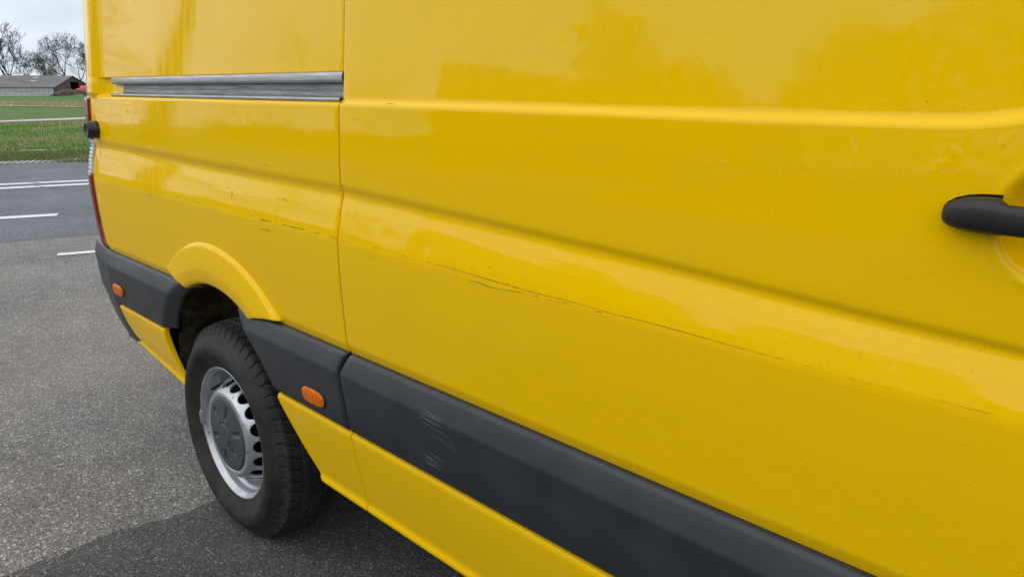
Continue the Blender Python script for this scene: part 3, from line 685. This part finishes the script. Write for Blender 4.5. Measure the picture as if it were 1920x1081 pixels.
# ------------------------------------------------------------------ wheels
def make_wheel():
    rim = MB()
    pr = [(.2215, .003), (.2222, -.001), (.2205, -.0035), (.2175, -.0030), (.2150, .0010), (.2125, .0055), (.2075, .0090), (.2045, .0160), (.2035, .030), (.2000, .036), (.1945, .0405), (.1925, .050), (.192, .075), (.19, .11), (.20, .13), (.203, .20)]
    revolve(rim, pr, 128)
    disc = [(.118, -.004), (.1225, -.0105), (.128, -.0135), (.136, -.0135), (.143, -.0095), (.148, -.0035)]
    revolve(rim, disc, 128)
    hp = [(.148, -.0035), (.156, .006), (.1625, .018), (.168, .031), (.173, .044), (.178, .057)]     # cone that carries the holes
    hr, hy = np.array([a for a, _ in hp]), np.array([a for _, a in hp]); tt = np.linspace(0, 1, len(hp)); nh = 18
    def pt(u, v, dep=0.0):
        rr = float(np.interp(v, tt, hr)); yy = float(np.interp(v, tt, hy)); a = 2 * math.pi * u / nh
        return ((rr - dep * .8) * math.cos(a), yy + dep * .55, (rr - dep * .8) * math.sin(a))
    nn = 32
    for k in range(nh):
        rings = []
        for s_ in (0, .35, .7, .92, 1.0):
            row = []
            for j in range(nn):
                a = 2 * math.pi * j / nn; ca, sa = math.cos(a), math.sin(a); mxx = max(abs(ca), abs(sa))
                bu, bv = ca / mxx * .5, .5 + sa / mxx * .5
                eu, ev = ca * .395, .50 + sa * .43
                row.append((k + bu + (eu - bu) * s_, bv + (ev - bv) * s_))
            rings.append([pt(u, v) for u, v in row])
        rings.append([pt(u, v, .002) for u, v in row]); rings.append([pt(u, v, .007) for u, v in row])
        rim.grid(rings, closed_c=True)
    revolve(rim, [(.178, .057), (.183, .062), (.1925, .066)], 128)
    wheel = rim.build('wheel', steel)
    # tyre
    nP, per = 58, 22; nth = nP * per
    side = [(.2135, .012), (.2150, .006), (.2185, -.0002), (.2235, -.0045), (.2285, -.0062), (.2300, -.0078), (.2420, -.0105), (.2430, -.0118), (.2600, -.0140), (.2620, -.0152), (.2800, -.0152), (.2960, -.0122), (.3020, -.0098), (.3030, -.0086), (.3120, -.0045), (.3210, .0005), (.3290, .0060), (.3375, .0095), (.3440, .0120), (.3478, .0160), (.3492, .0225)]
    side = [(.2135 + (r_ - .2135) * 1.065, y * (1 + .9 * min(1, max(0, (r_ - .236) / .04))) if y < 0 else y) for r_, y in side]; RS = side[-1][0]
    ys = np.linspace(.0225, .1875, 56)
    tread = [(RS + .0075 * (1 - abs((y - .105) / .0825) ** 2.6), y) for y in ys[1:-1]]
    prof_t = side + tread + [(r_, .21 - y) for r_, y in side[::-1]]
    V = np.zeros((len(prof_t), nth, 3)); th = np.arange(nth) / nth * 2 * math.pi
    for i, (r_, y) in enumerate(prof_t):
        rr = np.full(nth, r_)
        ym = min(y, .21 - y); outer = y < .105
        if r_ > .329 or (.0225 < y < .1875):
            ph = th * nP / (2 * math.pi)
            if ym < .052:                     # shoulder blocks: curved lateral grooves with fine sipes
                sk = .9 * (ym - .0) / .05
                fr = (ph + sk * .55 + (.5 if not outer else 0)) % 1.0
                dep = .012 * min(1, max(0, (r_ - .329) / .009))
                g = np.where(fr < .21, dep, 0.0)
                for c_ in (.34, .55, .77): g = np.maximum(g, np.where(abs(fr - c_) < .040, .0045 * min(1, max(0, (r_ - .342) / .008)), 0))
                rr = rr - g
                if abs(ym - .030) < .0016 or abs(ym - .040) < .0016: rr = rr - .0018
            else:
                fr = (ph * 1.0 + (y - .105) * 16.0) % 1.0; fr2 = (ph - (y - .105) * 16.0 + .4) % 1.0
                rr = rr - np.where(fr < .12, .0055, 0) - np.where((fr2 < .10) & (fr >= .12), .0045, 0)
                for c_ in (.4, .68): rr = rr - np.where(abs(fr - c_) < .03, .0018, 0)
            for gy in (.0525, .0825, .1275, .1575):
                if abs(y - gy) < .0036: rr = np.minimum(rr, r_ - .0075)
        V[i, :, 0] = rr * np.cos(th); V[i, :, 1] = y; V[i, :, 2] = rr * np.sin(th)
    V[:, :, 2] = np.maximum(V[:, :, 2], -ZW + .0012)
    ty = MB(); ty.grid(V, closed_c=True); tyre = ty.build('tyre', rubber, wheel)
    nr = len(prof_t) - 1; fl_ = [not (len(side) - 4 <= i < nr - len(side) + 4) for i in range(nr) for _ in range(nth)]; tyre.data.polygons.foreach_set('use_smooth', fl_)
    # plastic hub cap with six slots and a raised centre
    cp = MB(); n_ = 120; P = []
    caps = [(.1215, -.0065), (.1215, -.0118), (.1195, -.0140), (.112, -.0150), (.104, -.0158), (.098, -.0164), (.092, -.0170), (.084, -.0177), (.076, -.0184), (.070, -.0188), (.064, -.0192), (.055, -.0202), (.046, -.0218), (.0415, -.0225), (.0405, -.0205), (.0385, -.0205), (.0375, -.0238), (.034, -.0250), (.026, -.0252), (.018, -.0252), (.008, -.0252), (.0005, -.0252)]
    for r_, y in caps:
        row = []
        for k in range(n_):
            a = 2 * math.pi * k / n_; yy = y
            if .063 < r_ < .1:
                da = ((a / (2 * math.pi) * 6 + .2) % 1) - .5
                w_ = abs(da) * 2 * math.pi / 6 * r_
                if w_ < .0082: yy += .014 * (1 - sst(.0062, .0082, w_))
            if r_ < .03:
                x_, z_ = r_ * math.cos(a), r_ * math.sin(a)
                if -.012 < x_ < .010 and .002 < z_ < .022: yy -= .0028
            row.append((r_ * math.cos(a), yy, r_ * math.sin(a)))
        P.append(row)
    cp.grid(P, closed_c=True); cp.build('hub_cap', capm, wheel)
    # balance weight clipped to the flange, valve, brake drum
    ww = MB(); P = []
    for k in range(9):
        a = R(183) + R(13) * (k - 4) / 4 * .55; e_ = 1 - abs((k - 4) / 4) ** 4
        P.append([(rr * math.cos(a), yy, rr * math.sin(a)) for rr, yy in ((.209, .012), (.2105, -.001 - .004 * e_), (.2155, -.0045 - .006 * e_), (.2205, -.0055 - .005 * e_), (.223, -.003), (.223, .004))])
    ww.grid(P); ww.build('wheel_weight', alu, wheel)
    va = MB(); a = R(140); va.tube([(.183 * math.cos(a), .045, .183 * math.sin(a)), (.176 * math.cos(a), .015, .176 * math.sin(a)), (.174 * math.cos(a), .004, .174 * math.sin(a))], [.0055, .005, .004], 8)
    va.build('valve', rubber, wheel)
    dr = MB(); revolve(dr, [(.02, .045), (.165, .05), (.17, .06), (.17, .15), (.19, .16), (.19, .2), (.02, .2)], 48); dr.build('brake_drum', dark, wheel)
    return wheel
wh = make_wheel(); wh.parent = van; wh.location = Vector((XW, 0, ZW)) - VO; wh.rotation_euler = (0, R(-4), 0)
def copy_wheel(loc, flip):
    c_ = wh.copy(); C.objects.link(c_); c_.location = Vector(loc) - VO; c_.rotation_euler = (0, 0, math.pi if flip else 0)
    for ch in wh.children:
        d_ = ch.copy(); C.objects.link(d_); d_.parent = c_
    return c_
wh.rotation_euler = (0, 0, 0)
copy_wheel((XW, 1.97, ZW), True); copy_wheel((1.40, 0.0, ZW), False); copy_wheel((1.40, 1.97, ZW), True)

# wheelhouse: liner around the tyre, inner wall, axle, damper
mb = MB(); P = []
for i in range(33):
    a = R(9) + R(169) * i / 32; rr = .505 + .03 * math.sin(a * 3)
    P.append([(XW + rr * math.cos(a), y, ZW + rr * math.sin(a)) for y in (.022 if ZW + rr * math.sin(a) > .66 else .052, .08, .30, .46)])
mb.grid(P); c_ = len(mb.v); mb.add([(XW + .6 * math.cos(R(k * 12)), .46, ZW + .6 * math.sin(R(k * 12))) for k in range(-1, 17)], [tuple(range(18))])
fix(mb.build('wheel_arch_liner', under))
mb = MB(); mb.tube([(XW, .15, ZW), (XW, 1.82, ZW)], .055, 14); mb.tube([(XW - .16, .30, ZW + .02), (XW - .24, .33, ZW + .45)], .030, 12); mb.tube([(XW - .205, .315, ZW + .2), (XW - .245, .33, ZW + .46)], .042, 12)
mb.box((XW - .7, .34, ZW + .06), (XW + .75, .41, ZW + .10))
fix(mb.build('rear_axle', under))

# rest of the shell: roof, far side, rear doors, floor, cab
mb = MB(); P = []
for x in dense((-3.46, 1.1, .3)):
    P.append([(x, y, z) for y, z in ((.155, 2.44), (.20, 2.52), (.30, 2.57), (.6, 2.62), (.985, 2.64), (1.37, 2.62), (1.67, 2.57), (1.77, 2.52), (1.815, 2.44))])
mb.grid(P, flip=True); fix(mb.build('roof', paint))
mb = MB(); P = []
for z in dense((.36, 2.44, .05)): P.append([(x, 1.97 - max(0, float(np.interp(z, zz, prof))), z) for x in (-3.46, -2.75, -1.8, 1.1)])
mb.grid(P, flip=True); fix(mb.build('far_side', paint))
mb = MB(); mb.box((-3.482, .135, .80), (-3.455, .983, 2.5)); fix(mb.build('rear_door', paint, smooth=False))
mb = MB(); mb.box((-3.482, .989, .80), (-3.455, 1.835, 2.5)); fix(mb.build('rear_door', paint, smooth=False))
mb = MB(); mb.box((-3.40, .48, .42), (2.1, 1.5, .50)); mb.box((-1.70, .05, .40), (1.0, 1.9, .44)); mb.box((-3.30, .05, .42), (-2.78, 1.9, .46)); fix(mb.build('floor', under, smooth=False))
mb = MB(); mb.box((-3.585, .085, .792), (-3.486, 1.88, .8125)); fix(mb.build('rear_step', paint, smooth=False))
# cab
mb = MB(); P = []
for x, zt, y0_, zb in ((1.072, 2.50, .0, .36), (1.35, 2.42, .01, .80), (1.70, 1.95, .03, .80), (2.0, 1.50, .06, .55), (2.3, 1.25, .14, .40), (2.42, 1.0, .26, .36), (2.44, .6, .32, .36)):
    P.append([(x, y0_, zb), (x, y0_ - .005, zb + (zt - zb) * .35), (x, y0_ + .01, zb + (zt - zb) * .6), (x, y0_ + .09, zt - .06), (x, y0_ + .25, zt), (x, 1.72 - y0_, zt), (x, 1.88 - y0_, zt - .06), (x, 1.96 - y0_, zb + (zt - zb) * .6), (x, 1.97 - y0_, zb)])
mb.grid(P, flip=True); fix(mb.build('cab_front', paint))
mb = MB(); mb.add([(.22, .022, 1.42), (.98, .022, 1.42), (.98, .075, 2.10), (.22, .075, 2.10), (.22, .04, 1.42), (.98, .04, 1.42), (.98, .095, 2.10), (.22, .095, 2.10)], [(0, 1, 2, 3), (4, 7, 6, 5), (0, 4, 5, 1), (1, 5, 6, 2), (2, 6, 7, 3), (3, 7, 4, 0)]); fix(mb.build('door_window', glass, smooth=False))

# ------------------------------------------------------------------ trees
def grow(seed, h, spread=1.0, levels=6, r0=.3, fork=.25, lean=(0, 0), twig_r=.02, up=.25, stems=1, low=.22):
    r = random.Random(seed); tr, cw, tips = MB(), MB(), []
    def branch(p, d, l, rad, lev):
        n_ = 4 if lev < 3 else 3; pts = [p]; rads = [rad]; q = p.copy(); dd = d.copy()
        for i in range(n_):
            wob = (.05, .13, .16, .18)[min(lev, 3)]; dd = (dd + Vector((r.gauss(0, wob), r.gauss(0, wob), r.gauss(0, .10) + (up * .25 if lev else 0)))).normalized(); q = q + dd * (l / n_); pts.append(q.copy()); rads.append(max(twig_r * .7, rad * (1 - .42 * (i + 1) / n_)))
        (tr if lev < 3 else cw).tube(pts, rads, 7 if lev < 2 else (5 if lev < 3 else 3), cap=False)
        if lev >= levels: tips.append(q.copy()); return
        k = r.choice((2, 3, 3)) if lev < 3 else r.choice((2, 3)); a0 = r.uniform(0, 6.28)
        for j in range(k):
            az = a0 + j * 6.28 / k + r.uniform(-.5, .5); an = r.uniform(.35, .85) * spread
            s_ = dd.cross(Vector((math.cos(az), math.sin(az), .3))).normalized()
            nd = (dd * math.cos(an) + s_ * math.sin(an)); nd.z += up * .5; nd.normalize()
            branch(q, nd, l * r.uniform(.62, .9), rads[-1] * r.uniform(.6, .8), lev + 1)
        for j in range(1 if lev < 2 else 2):            # side shoots
            i = r.randint(1, n_ - 1); az = r.uniform(0, 6.28); s_ = dd.cross(Vector((math.cos(az), math.sin(az), .2))).normalized()
            nd = (dd * .5 + s_ * .8 * spread); nd.normalize()
            if lev >= 1: branch(pts[i], nd, l * r.uniform(.45, .7), rads[i] * .45, min(levels, lev + 2))
    for s_ in range(stems):
        a = s_ * 6.28 / max(1, stems) + .5; sp_ = .0 if stems == 1 else .25
        branch(Vector((math.cos(a) * r0 * (stems > 1), math.sin(a) * r0 * (stems > 1), -.15)), Vector((lean[0] + sp_ * math.cos(a), lean[1] + sp_ * math.sin(a), 1)).normalized(), h * low, r0, 0)
    zmax = max(v[2] for v in cw.v); k = h / zmax
    for m_ in (tr, cw): m_.v = [(x * k, y * k, z * k if z > 0 else z) for x, y, z in m_.v]
    return tr, cw, [q * k for q in tips]
def tree(name, label, loc, seed, h, buds=0, group=None, **kw):
    root = empty(name, loc); tag(root, label, 'tree', group); tr, cw, tips = grow(seed, h, **kw)
    tr.build('trunk', bark, root); c_ = cw.build('crown', twig_m, root)
    if buds:
        r = random.Random(seed + 99); b_ = MB()
        for q in tips:
            for _ in range(buds):
                s_ = r.uniform(.10, .22); o_ = q + Vector((r.gauss(0, .35), r.gauss(0, .35), r.gauss(0, .35)))
                v_ = [o_ + Vector((r.uniform(-s_, s_), r.uniform(-s_, s_), r.uniform(-s_, s_))) for _ in range(3)]; b_.add(v_, [(0, 1, 2)])
        bo = b_.build('buds', bud_m, root, smooth=False); bo['kind'] = 'stuff'
    return root
BG = 'bare trees behind the barn'
def gz(p): return terr(tcoord(p))
def far(px, dist):
    p = at_dist(px, 170, dist); p.z = gz(p); return p
tree('bare_tree', 'tall bare many-stemmed tree standing behind the grey barn roof', far(10, 285), 21, 21.5, stems=3, r0=.42, levels=6, spread=.75, twig_r=.048, up=.35, group=BG)
tree('bare_tree', 'small greyish bare tree between the tall many-stemmed tree and the olive budding tree', far(58, 292), 5, 15.2, r0=.26, levels=6, spread=.95, twig_r=.042, group=BG)
tree('budding_tree', 'small tree with olive buds behind the middle of the barn', far(80, 296), 8, 14.2, buds=5, r0=.26, levels=5, spread=.9, twig_r=.03, group=BG)
tree('bare_tree', 'broad bare tree with one thick trunk rising behind the barn gable', far(131, 283), 33, 19.5, r0=.42, levels=6, spread=1.05, twig_r=.046, low=.28, up=.2, group=BG)
tree('bare_tree', 'slim bare tree just beyond the barn gable, beside the broad tree', far(153, 270), 12, 16.0, r0=.30, levels=6, spread=.85, twig_r=.04, group=BG)
tree('bare_tree', 'low bushy bare tree filling the gap under the other crowns', far(106, 310), 50, 9.5, buds=2, r0=.2, levels=5, spread=1.0, twig_r=.035, group=BG)
# tree line on the horizon far behind the barn
mb = MB(); r = random.Random(7)
for i in range(14000):
    px = r.uniform(-1500, 1800); p = at_dist(px, 170, r.uniform(620, 700)); h = (7 + 4 * math.sin(px * .021) + 2.5 * math.sin(px * .09)) * r.uniform(.25, 1); z = -1 + h * r.random() ** 1.6; s_ = r.uniform(.6, 1.9)
    mb.add([(p.x + r.uniform(-s_, s_), p.y + r.uniform(-s_, s_) * 2, z + r.uniform(-s_, s_)) for _ in range(3)], [(0, 1, 2)])
tag(mb.build('far_wood', twig_m, smooth=False), 'low far-off wood along the horizon beyond the trees', 'wood', kind='stuff')

# ------------------------------------------------------------------ barn
roofm = mat('weathered roof sheets', (.17, .155, .15), rough=.85)
t = roofm.node_tree; b = t.nodes['Principled BSDF']; t.links.new(ramp(t, noise(t, pos(t), .35, 7, .7), (.3, (.125, .113, .110)), (.62, (.185, .168, .162)), (.8, (.26, .25, .245))), b.inputs['Base Color'])
sheetm = mat('galvanised wall sheets', (.34, .36, .36), rough=.7)
t = sheetm.node_tree; b = t.nodes['Principled BSDF']; t.links.new(ramp(t, noise(t, mp_scale(t, pos(t), (1, 1, .4)), .9, 7, .7), (.3, (.36, .38, .38)), (.7, (.52, .54, .54))), b.inputs['Base Color'])
brickm = mat('dark red brick', (.16, .085, .07), rough=.9)
t = brickm.node_tree; b = t.nodes['Principled BSDF']; t.links.new(ramp(t, noise(t, pos(t), 1.3, 6, .7), (.3, (.095, .068, .062)), (.7, (.165, .115, .10))), b.inputs['Base Color'])
pale = mat('pale roof patch', (.42, .41, .40), rough=.8)
c0 = far(103, 258); vd = (c0 - CO); vd.z = 0; vd.normalize(); rtv = Vector((vd.y, -vd.x, 0))
rot = R(32); lx = (rtv * math.cos(rot) + vd * math.sin(rot) * -1); lx = Vector((lx.x, lx.y, 0)).normalized()
# barn axes: u along the long wall (towards the left of the view), v along the gable (to the right and away)
ug = (-rtv * math.cos(rot) - vd * math.sin(rot) * -.35).normalized(); ug = (-rtv * .97 + vd * .10).normalized(); vg = (rtv * .62 + vd * .78).normalized()
barn = empty('barn', c0); tag(barn, 'long low barn with grey sheet roof and brick gable across the meadow', 'barn')
LEN, WID, HE, HR = 46.0, 14.6, 2.55, 5.5
def bp(u, v, z): q = ug * u + vg * v; return (q.x, q.y, z)
new_mesh('wall', [bp(0, 0, -.2), bp(LEN, 0, -.2), bp(LEN, 0, HE), bp(0, 0, HE), bp(0, WID, -.2), bp(LEN, WID, -.2), bp(LEN, WID, HE), bp(0, WID, HE)], [(0, 1, 2, 3), (5, 4, 7, 6), (1, 5, 6, 2)], brickm, barn, smooth=False)
# gable with a dark doorway cut out of it
d0, d1, dz = 6.6, 10.2, 3.9
gp = [bp(0, 0, -.2), bp(0, d0, -.2), bp(0, d0, dz), bp(0, d1, dz), bp(0, d1, -.2), bp(0, WID, -.2), bp(0, WID, HE), bp(0, WID / 2, HR), bp(0, 0, HE)]
new_mesh('gable', gp, [(0, 1, 2, 7, 8), (2, 3, 7), (3, 4, 5, 6, 7)], brickm, barn, smooth=False)
mb = MB(); mb.add([bp(3.5, d0 - .5, -.2), bp(3.5, d1 + .5, -.2), bp(3.5, d1 + .5, dz + .4), bp(3.5, d0 - .5, dz + .4)], [(0, 1, 2, 3)])
mb.add([bp(0.02, d0, -.2), bp(3.5, d0, -.2), bp(3.5, d0, dz), bp(.02, d0, dz)], [(0, 1, 2, 3)]); mb.add([bp(0.02, d1, -.2), bp(3.5, d1, -.2), bp(3.5, d1, dz), bp(.02, d1, dz)], [(0, 1, 2, 3)]); mb.add([bp(0.02, d0, dz), bp(3.5, d0, dz), bp(3.5, d1, dz), bp(.02, d1, dz)], [(0, 1, 2, 3)])
mb.build('doorway', dark, barn, smooth=False)
sl = (HR - HE) / (WID / 2)
def roof_pt(u, v, lift=0): return bp(u, v, HE + sl * min(v, WID - v) + lift)
roof = new_mesh('roof', [roof_pt(-.5, -.6, .14), roof_pt(LEN + .5, -.6, .14), roof_pt(LEN + .5, WID / 2, .14), roof_pt(-.5, WID / 2, .14), roof_pt(LEN + .5, WID + .6, .14), roof_pt(-.5, WID + .6, .14),
                         roof_pt(-.5, -.6, 0.02), roof_pt(LEN + .5, -.6, 0.02), roof_pt(-.5, WID / 2, .02), roof_pt(-.5, WID + .6, .02)], [(0, 1, 2, 3), (3, 2, 4, 5), (0, 6, 7, 1), (0, 3, 8, 6), (3, 5, 9, 8)], roofm, barn, smooth=False)
r = random.Random(3)
for u, v, s_ in ((6.5, 3.2, 1.0), (7.4, 5.4, .9), (15.5, 2.9, 1.2), (24, 4.6, 1.3), (33, 3.0, 1.0)):
    new_mesh('roof_sheet', [roof_pt(u, v, .17), roof_pt(u + s_ * 1.3, v, .17), roof_pt(u + s_ * 1.3, v + .7, .17), roof_pt(u, v + .7, .17)], [(0, 1, 2, 3)], pale, roof, smooth=False)
k = 0.35
while k < LEN - 1.5:
    w_ = r.uniform(1.15, 1.5)
    for z0, z1 in ((-.1, 1.22 + r.uniform(-.05, .05)), (1.27, 2.45 + r.uniform(-.06, .03))):
        dp = r.uniform(.05, .13); mb = MB(); a_, c_ = bp(k, -dp, z0), bp(k + w_ - .06, -dp - r.uniform(-.03, .03), z0 + r.uniform(-.05, .05)); e_, f_ = bp(k + w_ - .06, -.01, z0), bp(k, -.01, z0)
        mb.add([a_, c_, e_, f_] + [(q[0], q[1], z1) for q in (a_, c_, e_, f_)], [(0, 1, 5, 4), (1, 2, 6, 5), (3, 0, 4, 7), (4, 5, 6, 7)]); mb.build('wall_panel', sheetm, barn, smooth=False)
    k += w_
# low brown scrub heap in front of the gable
mb = MB(); r = random.Random(17); base = far(135, 250)
for i in range(3500):
    a = r.gauss(0, .45); u = r.uniform(-1, 1); hh = max(.15, 1.75 * (1 - abs(u) ** 3)) ; q = base + rtv * (u * 5.4) + vd * (a * 1.3); s_ = r.uniform(.10, .28); z = base.z + hh * r.random() ** .7
    mb.add([(q.x + r.uniform(-s_, s_), q.y + r.uniform(-s_, s_), z + r.uniform(-s_, s_)) for _ in range(3)], [(0, 1, 2)])
scrub = mat('dry brown scrub', (.24, .205, .15), rough=.95)
tag(mb.build('scrub_heap', scrub, smooth=False), 'low heap of dry brown scrub in front of the barn gable', 'scrub')
# car shape added as stand-in for an unclear red blur by the gable
redp = mat('red car paint', (.62, .06, .04), rough=.3, coat=1)
p = far(157, 262); car = empty('car_stand_in', (p.x, p.y, p.z)); tag(car, 'red car shape standing in for an unclear red blur beside the brick barn gable behind the scrub', 'car')
mb = MB(); P = []
for y, zb, zt in ((-2.0, .5, .9), (-1.9, .35, 1.15), (-1.0, .3, 1.25), (-.6, .3, 1.9), (1.4, .3, 1.95), (1.9, .35, 1.5), (2.0, .5, 1.0)):
    P.append([(x_, y, z_) for x_, z_ in ((-.85, zb), (-.9, (zb + zt) / 2), (-.75, zt - .05), (0, zt), (.75, zt - .05), (.9, (zb + zt) / 2), (.85, zb))])
mb.grid(P, flip=True); mb.build('body', redp, car)
for sx_ in (-.8, .8):
    for yy in (-1.3, 1.3):
        mb = MB(); mb.tube([(sx_ - .1, yy, .32), (sx_ + .1, yy, .32)], .32, 14); mb.build('wheel', rubber, car)
car.location.z += .9; 
mb = MB(); P = []
for i in range(7):
    P.append([(p.x + (i - 3) * 1.4 * rtv.x + (j - 3) * 1.4 * vd.x, p.y + (i - 3) * 1.4 * rtv.y + (j - 3) * 1.4 * vd.y, p.z - .1 + 1.02 * max(0, 1 - (max(abs(i - 3), abs(j - 3)) / 3) ** 2)) for j in range(7)])
mb.grid(P); tag(mb.build('earth_ramp', dry_m), kind='structure')

# ------------------------------------------------------------------ what the paint mirrors: the other side of the road and the yard
d = Vector((-.9415, -.337, 0)).normalized(); bt = Vector((-2.44, 0, 0)) + d * 24
root = tree('leaning_tree', 'big leaning bare tree on the verge, mirrored in the upper quarter panel', (bt.x, bt.y, -.02), 77, 17, r0=.62, levels=6, spread=.8, twig_r=.02, lean=(.05, -.10), low=.38, up=.3)
RG = 'bare trees across the road'
for i, (a, dist, h, sd_) in enumerate([(-166, 60, 14, 3), (-152, 75, 15, 14), (-146, 95, 17, 26)]):
    p = Vector((math.cos(R(a)) * dist, math.sin(R(a)) * dist, 0)); p.z = gz(p)
    tree('bare_tree', ['bare tree at the meadow edge past the leaning tree', 'bare tree across the road between leaning tree and house', 'tallest bare tree across the road near the brick house'][i], p, sd_, h, r0=.3, levels=5, spread=.9, twig_r=.03, group=RG)
def hedge(name, label, p0, p1, h, dpt, n_, seed):
    r = random.Random(seed); mb = MB(); p0, p1 = Vector((*p0, 0)), Vector((*p1, 0)); dd = (p1 - p0); nn = Vector((dd.y, -dd.x, 0)).normalized()
    for i in range(n_):
        u = r.random(); hh = h * (1 + .22 * math.sin(u * 23 + seed) + .12 * math.sin(u * 61)); q = p0 + dd * u + nn * r.uniform(-dpt, dpt); z = hh * r.random() ** .6; s_ = r.uniform(.15, .4)
        mb.add([(q.x + r.uniform(-s_, s_), q.y + r.uniform(-s_, s_), z + r.uniform(-s_, s_)) for _ in range(3)], [(0, 1, 2)])
    return tag(mb.build(name, leaf_m, smooth=False), label, 'hedge')
hedge('hedge', 'green hedge bordering the yard opposite the van, out of view, made tall to darken the door reflection', (-22, -25), (26, -24), 6.6, 1.6, 24000, 1)  # out of view; height raised so the door paint mirrors less pale sky
hedge('hedge', 'low green hedge along the meadow across the road', (-70, -30), (-34, -34), 2.0, 1.0, 5000, 2)
hedge('reflection_backdrop', 'unseen row of tall dark evergreens added far across the meadow to darken the paint reflection', (-110, 4), (-70, -72), 8.0, 3, 12000, 4)  # unseen tree row added so the side panels mirror less low sky
hedge('reflection_backdrop', 'unseen evergreen row added behind the brick house to darken the paint reflection', (-70, -72), (20, -80), 7.0, 2.5, 9000, 9)  # continues the added row, also only for the reflection
# brick house opposite
hp0 = Vector((-26, -28.5, 0)); house = empty('brick_house', hp0, R(-43)); tag(house, 'red brick house with tiled roof opposite the van across the yard', 'house')
tile = mat('roof tiles', (.09, .06, .05), rough=.8)
mb = MB(); mb.box((-6, -4, -.1), (6, 4, 3.0)); mb.add([(-6, -4, 3), (-6, 4, 3), (-6, 0, 6.6), (6, -4, 3), (6, 4, 3), (6, 0, 6.6)], [(0, 1, 2), (3, 5, 4)]); mb.build('wall', brickm, house, smooth=False)
mb = MB(); mb.add([(-6.4, -4.4, 2.8), (6.4, -4.4, 2.8), (6.4, 0, 6.8), (-6.4, 0, 6.8), (-6.4, 4.4, 2.8), (6.4, 4.4, 2.8), (-6.4, -4.4, 2.65), (6.4, -4.4, 2.65), (6.4, 4.4, 2.65), (-6.4, 4.4, 2.65)], [(0, 1, 2, 3), (3, 2, 5, 4), (0, 6, 7, 1), (4, 5, 8, 9)]); mb.build('roof', tile, house, smooth=False)
for x_ in (-4.2, -1.4, 3.6):
    mb = MB(); mb.box((x_ - .6, 3.98, 1.0), (x_ + .6, 4.06, 2.2)); wn = mb.build('window', white, house, smooth=False)
    mb = MB(); mb.box((x_ - .5, 4.05, 1.1), (x_ + .5, 4.08, 2.1)); mb.build('pane', glass, wn, smooth=False)
mb = MB(); mb.box((.6, 3.98, 0), (1.6, 4.05, 2.1)); mb.build('door', tile, house, smooth=False)
